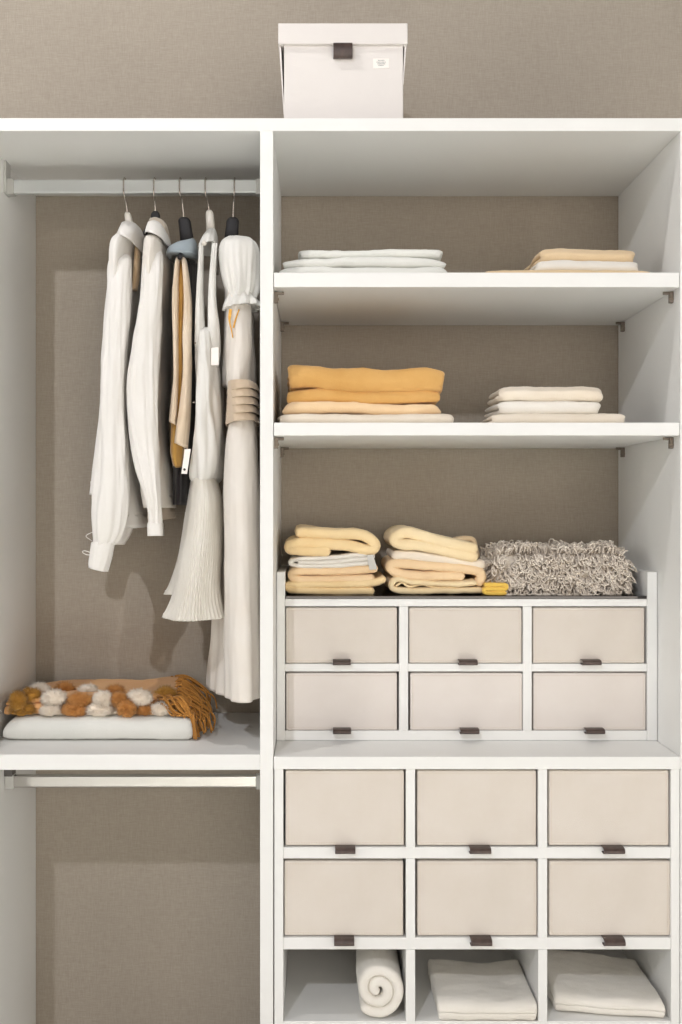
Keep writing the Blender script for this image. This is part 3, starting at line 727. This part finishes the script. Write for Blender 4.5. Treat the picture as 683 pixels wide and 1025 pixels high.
# --- black top behind
g = tag(obj('black_top', loft(bmesh.new(), [(246,182,193,.24,.03),(256,177,195,.25,.08),(280,174,195.5,.26,.11),(340,173,194,.27,.12),(420,172,192,.28,.12),(480,172,190,.28,.12),(505,172,189,.28,.115)], ripple=((6,.004,3,.2),(11,.0015,3,.3)), seed=21, nr=70, N=96), M['black'], smooth=True),
    'black garment mostly hidden behind the cream vest on the rail', 'garment')

# --- garment 3 : cream vest with mustard lining
g = thing('vest', 'narrow cream sleeveless vest with mustard lining, hanging below the blue-grey hanger end', 'vest', (px(180, 0.1), 0.1, pz(260, 0.1)))
bm = bmesh.new(); loft(bm, [(259,177.5,182.5,.13,.012),(270,176,186,.12,.025),(300,175,187,.12,.035),(360,174,186,.12,.035),(420,171,184,.12,.035),(455,170,183,.12,.033),(467,174,181,.12,.028)], ripple=((4,.002,3,0),), seed=31, nr=50, N=64, tilt=.2)
l_ = obj('lining', bm, M['mustard_lining'], g, smooth=True); l_['label'] = 'mustard yellow lining'
bm = bmesh.new(); loft(bm, [(258,176,181,.10,.012),(264,174,179.5,.09,.022),(300,171.2,178.2,.085,.03),(340,172,178,.085,.03),(375,173,178,.085,.03),(400,171,177.5,.085,.03),(424,168.3,176,.085,.03)], ripple=((3,.0015,5,0),), seed=32, nr=50, N=48, tilt=-.5)
obj('front_panel', bm, M['vest'], g, smooth=True)
bm = bmesh.new(); loft(bm, [(258,180,185,.10,.012),(264,181.5,187,.09,.022),(300,183,191,.085,.03),(340,182,191.5,.085,.03),(375,182,191,.085,.03),(405,179,190,.085,.03),(430,175,189,.085,.03),(446,173,188,.085,.028)], ripple=((3,.0018,5,0),(5,.001,2,0)), seed=33, nr=50, N=48, tilt=-.45)
obj('front_panel', bm, M['vest'], g, smooth=True)
bm = bmesh.new(); loft(bm, [(436,171,186,.13,.02),(452,170,184,.13,.02),(466,173,181,.13,.02)], nr=20, N=40, seed=34, hem=0)
obj('back_hem', bm, M['t_sand'], g, smooth=True)

# --- garment 4 : white dress with pleated skirt
g = thing('dress', 'white sleeveless satin dress with straps and pleated ivory skirt on the rail', 'dress', (px(208, YR), YR, pz(235, YR)))
bm = bmesh.new()
loft(bm, [(230,209,216,.16,.02),(236,203.5,217.5,.15,.045),(243,199.5,218,.14,.06),(249,197.5,218,.13,.066)], ripple=((4,.0012,2,0),), seed=41, nr=26, N=64, tilt=0.25, hem=0.006)
obj('shoulder_yoke', bm, M['satin'], g, smooth=True)
for s, rows in enumerate(([(244,198.5,204.5,.085,.012),(270,197.2,203.6,.08,.014),(300,195,203.5,.08,.016),(325,193.8,204.8,.085,.018),(345,193.8,208,.10,.02),(368,197,210,.135,.02)],
             [(244,211.5,218,.085,.012),(270,209.5,216.5,.08,.014),(300,207.6,216.8,.08,.016),(325,207,220,.085,.018),(345,206,221,.10,.02),(368,206,219,.135,.02)])):
    bm = bmesh.new(); loft(bm, rows, ripple=((3,.0012,4,0),), seed=42+s, nr=40, N=40, hem=0)
    obj('strap', bm, M['satin'], g, smooth=True)
bm = bmesh.new()
loft(bm, [(334,193.5,221,.18,.10),(345,193,223,.18,.125),(380,192.3,225.5,.18,.135),(420,191,226.5,.18,.135),(450,188.5,227,.18,.13),(468,186.5,226.5,.18,.125),(478,187,223.5,.18,.115),(483,190,218.5,.18,.105)],
     ripple=((4,.003,6,.05),(7,.002,-7,.1)), crease=.006, seed=44, amp=.003, nr=80, N=120, hem=0.0)
obj('bodice', bm, M['satin'], g, smooth=True)
def pleated(rows, k, amp, seed, hemf, name, m, tilt=0):
    bm = bmesh.new()
    loft(bm, rows, ripple=((k,amp,.5,0.0),(5,.006,2,.2),(3,.005,1,.4)), seed=seed, amp=.0012, nr=70, N=420, hem=0.008, tilt=tilt)
    return obj(name, bm, m, g, smooth=True)
pleated([(480,188.5,220,.24,.09),(515,182,221,.24,.11),(550,177,221,.24,.13),(580,170,219,.24,.145),(594,163,216,.24,.15)], 52, .0017, 45, 0, 'underskirt', M['pleat'], tilt=.12)
pleated([(479,189.5,219.5,.17,.10),(500,187,225,.17,.11),(530,183.5,226,.17,.12),(560,178.5,225,.17,.13),(590,172,224,.17,.14),(607,167,226,.17,.15),(621,161,229,.17,.155)], 52, .0024, 46, 0, 'skirt', M['pleat'])
def card(parent, name, pts, y, m, t=0.0008):
    bm = bmesh.new(); A = [bm.verts.new((px(a, y), y, pz(b, y))) for a, b in pts]; Bv = [bm.verts.new((px(a, y), y+t, pz(b, y))) for a, b in pts]
    bm.faces.new(A); bm.faces.new(Bv[::-1]); n = len(A)
    for k in range(n): bm.faces.new((A[k], A[(k+1) % n], Bv[(k+1) % n], Bv[k]))
    return obj(name, bm, m, parent)
card(g, 'price_tag', [(211.3,348),(218.5,347),(218.7,365),(211,365.2)], 0.036, M['tag'])
tg = card(g, 'swing_tag', [(184.8,449),(190.8,449),(187,474),(181.2,473.6)], 0.05, M['tag'])
bm = bmesh.new(); bmesh.ops.create_uvsphere(bm, u_segments=12, v_segments=8, radius=0.0028, matrix=Matrix.Translation((px(184.5, .05), .0495, pz(469.5, .05))))
obj('tag_stud', bm, M['dot'], tg, smooth=True)
for a, b in ((195.5, 343.5), (194, 402.5)):
    bm = bmesh.new(); bmesh.ops.create_uvsphere(bm, u_segments=10, v_segments=6, radius=0.0022, matrix=Matrix.Translation((px(a, .05), .045, pz(b, .05))))
    obj('snap', bm, M['steel'], g, smooth=True)

# --- garment 5 : long cream dress
g = thing('dress', 'long cream dress with puff sleeve and pleated beige waistband, rightmost on the rail', 'dress', (px(240, YR), YR, pz(240, YR)))
def long_(yc, yh, rows): return [(a, b, c, yc, yh*k) for a, b, c, k in rows]
bm = bmesh.new()
loft(bm, long_(.21, .15, [(252,226,252,.5),(270,222.5,256,.8),(300,222,256,1),(340,221.5,256,1),(365,221,258,.95),(388,222,258,.9)]), ripple=((5,.003,3,.1),(9,.0015,3,.1)), seed=51, nr=50, N=96, hem=0)
obj('bodice', bm, M['dress'], g, smooth=True)
bm = bmesh.new()
loft(bm, [(237.5,228,243,.11,.02),(240.5,223,253,.105,.04),(246,219.8,257.5,.1,.056),(255,218.8,259.5,.1,.062),(268,220,259.5,.1,.062),(282,222.5,258.5,.1,.058),(292,225.5,257,.1,.052),(299,227.5,254,.1,.046)],
     ripple=((9,.0035,2,-.3),(17,.002,3,-.3),(4,.003,1,.2)), seed=52, nr=60, N=140, hem=0)
sl = obj('puff_sleeve', bm, M['satin'], g, smooth=True)
bm = bmesh.new()
loft(bm, [(295,227.5,254,.1,.046),(299,226.5,256.5,.1,.05),(304,224.5,260,.1,.060),(309,223.5,261.5,.1,.064)], ripple=((11,.006,1,-.2),(19,.002,1,-.2)), seed=53, nr=20, N=200, hem=0.004, th=.0015, tilt=0.12)
obj('frill', bm, M['satin'], sl, smooth=True)
bm = bmesh.new()
loft(bm, [(302,229,253,.12,.05),(330,227,254,.12,.07),(350,225.5,255,.12,.085),(372,225,253,.12,.09),(388,225.5,252.5,.12,.09)], ripple=((4,.003,4,.1),), seed=54, nr=40, N=80, hem=0)
obj('bust_panel', bm, M['dress'], g, smooth=True)
bm = bmesh.new()
tube(bm, [(px(230.5,.05), .052, pz(309,.05)), (px(229.5,.05), .05, pz(320,.05)), (px(231.5,.05), .046, pz(330,.05)), (px(233,.05), .04, pz(338,.05))], .0036, 8, samples=16, flat=.4)
tube(bm, [(px(239,.05), .055, pz(309,.05)), (px(236,.05), .052, pz(318,.05)), (px(233.5,.05), .048, pz(328,.05))], .0022, 8, samples=12, flat=.4)
r_ = obj('ribbon', bm, M['orange_ribbon'], g, smooth=True); r_['label'] = 'orange-yellow ribbon end'
for k in range(5):
    v0 = 384.5 + k*7.7
    bm = bmesh.new()
    loft(bm, [(v0,226,257,.125,.100),(v0+1,225,258.5,.125,.108),(v0+8.4,224.4,261+k*0.25,.125,.113),(v0+9.3,224.6,261+k*0.25,.125,.112)], ripple=((3,.002,1,0),(6,.0012,1,0)), seed=55, nr=12, N=80, hem=0.002, th=.0025, tilt=0.12)
    obj('waist_tuck', bm, M['band'], g, smooth=True)
bm = bmesh.new()
loft(bm, [(420,227,257,.135,.09),(450,223,259,.13,.103),(500,221.5,261,.13,.11),(560,222,262,.13,.115),(620,222.5,263,.13,.115),(680,223.5,264,.13,.115),(702,224,264,.13,.115)],
     ripple=((4,.004,2,.05),(7,.0025,-2,.1),(12,.001,3,.1)), seed=56, nr=110, N=140, amp=.0015, hem=0.018)
obj('skirt', bm, M['dress'], g, smooth=True)
bm = bmesh.new()
loft(bm, [(419,227,256,.32,.07),(470,222,258,.32,.09),(540,217,258.5,.32,.10),(600,210.5,258,.32,.11),(650,207.5,258,.32,.115),(695,204.5,258,.32,.12)],
     ripple=((5,.005,3,.05),(9,.002,-2,.1)), seed=57, nr=90, N=120, tilt=-.12, hem=0.02)
obj('underskirt', bm, M['dress'], g, smooth=True)

# ================================================================ LEFT SHELF : white cloth, pom-pom throw
YF = 0.145
bm = bmesh.new(); zt = pz(718.5, YF)
X0, X1 = px(4, YF), px(192, YF)
def tpC(u, v, f):
    e = max(0, (0.10-f)/0.10); return u, v - 0.0 - (v-ZS1)*0.25*e*e
ribbon(bm, serp(YF, 0.46, ZS1+0.0006, zt, 2), (zt-ZS1)/2*0.96, 'yz', X0, X1, 71, 0.003, n=90, m=40, taper=tpC, edge=0.02)
for v in bm.verts: v.co.z = max(v.co.z, ZS1+0.0004)
tag(obj('folded_blanket', bm, M['t_cool'], smooth=True), 'thick white folded blanket under the pom-pom throw in the left bay', 'blanket')
th_ = thing('pom_pom_throw', 'apricot throw with fur pom-poms and ochre fringe on the white folded blanket', 'throw', (px(100, .3), 0.3, zt))
zt1 = zt + 0.001
bm = bmesh.new()
def tpD(u, v, f):
    k = max(0, v-zt1)/0.05
    return u + 0.02*(f-.5), v + k*(0.010*math.exp(-((f-.93)/.14)**2) - 0.014*math.exp(-((f)/.16)**2)) 
ztop = pz(684, 0.40)
ribbon(bm, serp(0.185, 0.455, zt1, zt1+0.040, 3), 0.0128, 'yz', px(14, .25), px(176, .25), 72, 0.005, n=110, m=36, taper=tpD, edge=0.008)
obj('throw_body', bm, M['throw'], th_, smooth=True)
# cream scalloped trim hanging at the front of the throw
bm = bmesh.new()
pts = []
for i in range(60):
    f = i/59; x = px(30, .17) + (px(190, .17)-px(30, .17))*f
    pts.append((x, 0.175 + 0.01*math.sin(f*22), zt1 + 0.013 + 0.007*math.sin(f*17+1)))
ra = []
for (x, y, z_) in pts:
    dz = 0.016
    ra.append([bm.verts.new(q) for q in ((x, y, zt1+0.002), (x, y-0.004, z_), (x, y+0.012, z_+0.004), (x, y+0.03, zt1+0.02), (x, y+0.03, zt1+0.002))])
for A, Bq in zip(ra, ra[1:]):
    for k in range(5): bm.faces.new((A[k], A[(k+1) % 5], Bq[(k+1) % 5], Bq[k]))
bm.faces.new(ra[0]); bm.faces.new(ra[-1])
t_ = obj('cream_trim', bm, M['t_cream'], th_, smooth=True)
def pom(x, v, rx, rz_, y, m, seed):
    random.seed(seed); bm = bmesh.new(); 
    if v < 705:
        zs_ = zt1 + 0.036; y = max(0.16, (CZ-zs_)/((v+2-511)*S)*D0 - D0)
    c = Vector((px(x, y), y, max(pz(v, y), zt1 + rz_*S*0.9)))
    a, b = rx*S*1.08, rz_*S*1.1
    bmesh.ops.create_icosphere(bm, subdivisions=3, radius=1.0)
    for vv in bm.verts:
        k = 0.9 + 0.35*nz(vv.co.x, vv.co.y, vv.co.z, 2.5, seed)
        vv.co = c + Vector((vv.co.x*a*k, vv.co.y*b*1.0*k, vv.co.z*b*k))
    for i in range(850):
        d = Vector((random.gauss(0, 1), random.gauss(0, 1)-0.4, random.gauss(0, 1)+0.2)).normalized()
        p = c + Vector((d.x*a*.86, d.y*b*.86, d.z*b*.86)); L = random.uniform(.005, .014)
        dd = (d + Vector((random.uniform(-.5, .5), random.uniform(-.3, .3), random.uniform(-.7, .2)))).normalized()
        q = p + dd*L; s = dd.cross(Vector((random.random(), random.random(), random.random()))).normalized()*.0010; s2 = dd.cross(s).normalized()*.0010
        if q.z < zt1+.0005: continue
        bs = [bm.verts.new(p+s), bm.verts.new(p-s*.5+s2), bm.verts.new(p-s*.5-s2)]; tp = bm.verts.new(q)
        for k in range(3): bm.faces.new((bs[k], bs[(k+1) % 3], tp))
    return obj('pom_pom', bm, m, th_, smooth=True)
W_, B_, O_ = M['pom_white'], M['pom_brown'], M['pom_ochre']
poms = [(40,691,10,6,.27,W_),(65,690,9,6,.25,B_),(88,692,9.5,5,.24,W_),(115,693,9,6,.24,B_),(30,697,11,7,.22,O_),(54,699,12.5,7,.19,W_),(80,701,12,5.5,.19,B_),(103,700,9,7,.18,W_),(139,699,13,7.5,.2,W_),(119,700,8,5,.2,B_),
        (22,711,13,6,.17,O_),(51,712,10,5,.16,W_),(75,711,13,7,.16,B_),(99,712,13,7,.16,W_),(127,710,9,9,.155,B_),(145,712,8,4.5,.165,B_),(160,713,10,6,.17,W_),(18,702,7,9,.24,O_),(166,696,11,7.5,.18,O_)]
for i, (x, v, a, b, y, m) in enumerate(poms): pom(x, v, a, b, y, m, 200+i)
# fringe
random.seed(9); bm = bmesh.new()
def drop(p): return (p[0], p[1], max(p[2], ZS1+0.003 if (p[0] > X1+0.004 or p[1] < YF-0.003) else zt1+0.003))
for i in range(75):
    f = i/74; y = 0.17 + 0.27*f + random.uniform(-.006, .006)
    xs = px(172+5*f, y+.0); zs = zt1 + 0.046*(0.6+0.5*f) + random.uniform(-.008, .006)
    ln = random.uniform(18, 34)*S*(1.0 if f < .8 else 1.0)
    x1 = xs + ln*.35; x2 = xs + ln*.8 + random.uniform(-.006, .01); x3 = xs + ln*1.15 + random.uniform(-.015, .015)
    yo = random.uniform(-.03, .012)
    p = [(xs-.004, y, zs-.004), (x1, y+yo*.3, zs + random.uniform(-.004, .008)), (x2, y+yo*.6, zs - random.uniform(.012, .03)), (x3, y+yo, zs - random.uniform(.035, .06)), (x3+random.uniform(-.008, .014), y+yo*1.3, zs - random.uniform(.06, .1))]
    tube(bm, [drop(q) for q in p], lambda t: .0030*(1-.35*t), 6, samples=18)
for i in range(26):                      # short knotted heading and locks falling over the front corner
    f = i/25; y = 0.165 + random.uniform(-.004, .03)
    xs = px(163+22*f, y); zs = zt1 + random.uniform(.015, .04)
    p = [(xs-.02, y+.02, zs), (xs, y, zs+.004), (xs+.02, y-.008, zs-.02), (xs+.03+random.uniform(-.01, .015), y-.014, zs-.05), (xs+.034+random.uniform(-.02, .02), y-.018, zs-.085)]
    tube(bm, [drop(q) for q in p], lambda t: .0032*(1-.3*t), 6, samples=18)
for i in range(80):
    f = random.random(); y = 0.18 + .26*f; x = px(171, y) + random.uniform(0, .03); z_ = zt1 + random.uniform(.015, .046)*(0.5+.6*f) 
    bmesh.ops.create_icosphere(bm, subdivisions=2, radius=.0048, matrix=Matrix.Translation((x, y, z_)))
obj('fringe', bm, M['fringe'], th_, smooth=True)['label'] = 'ochre knotted fringe'
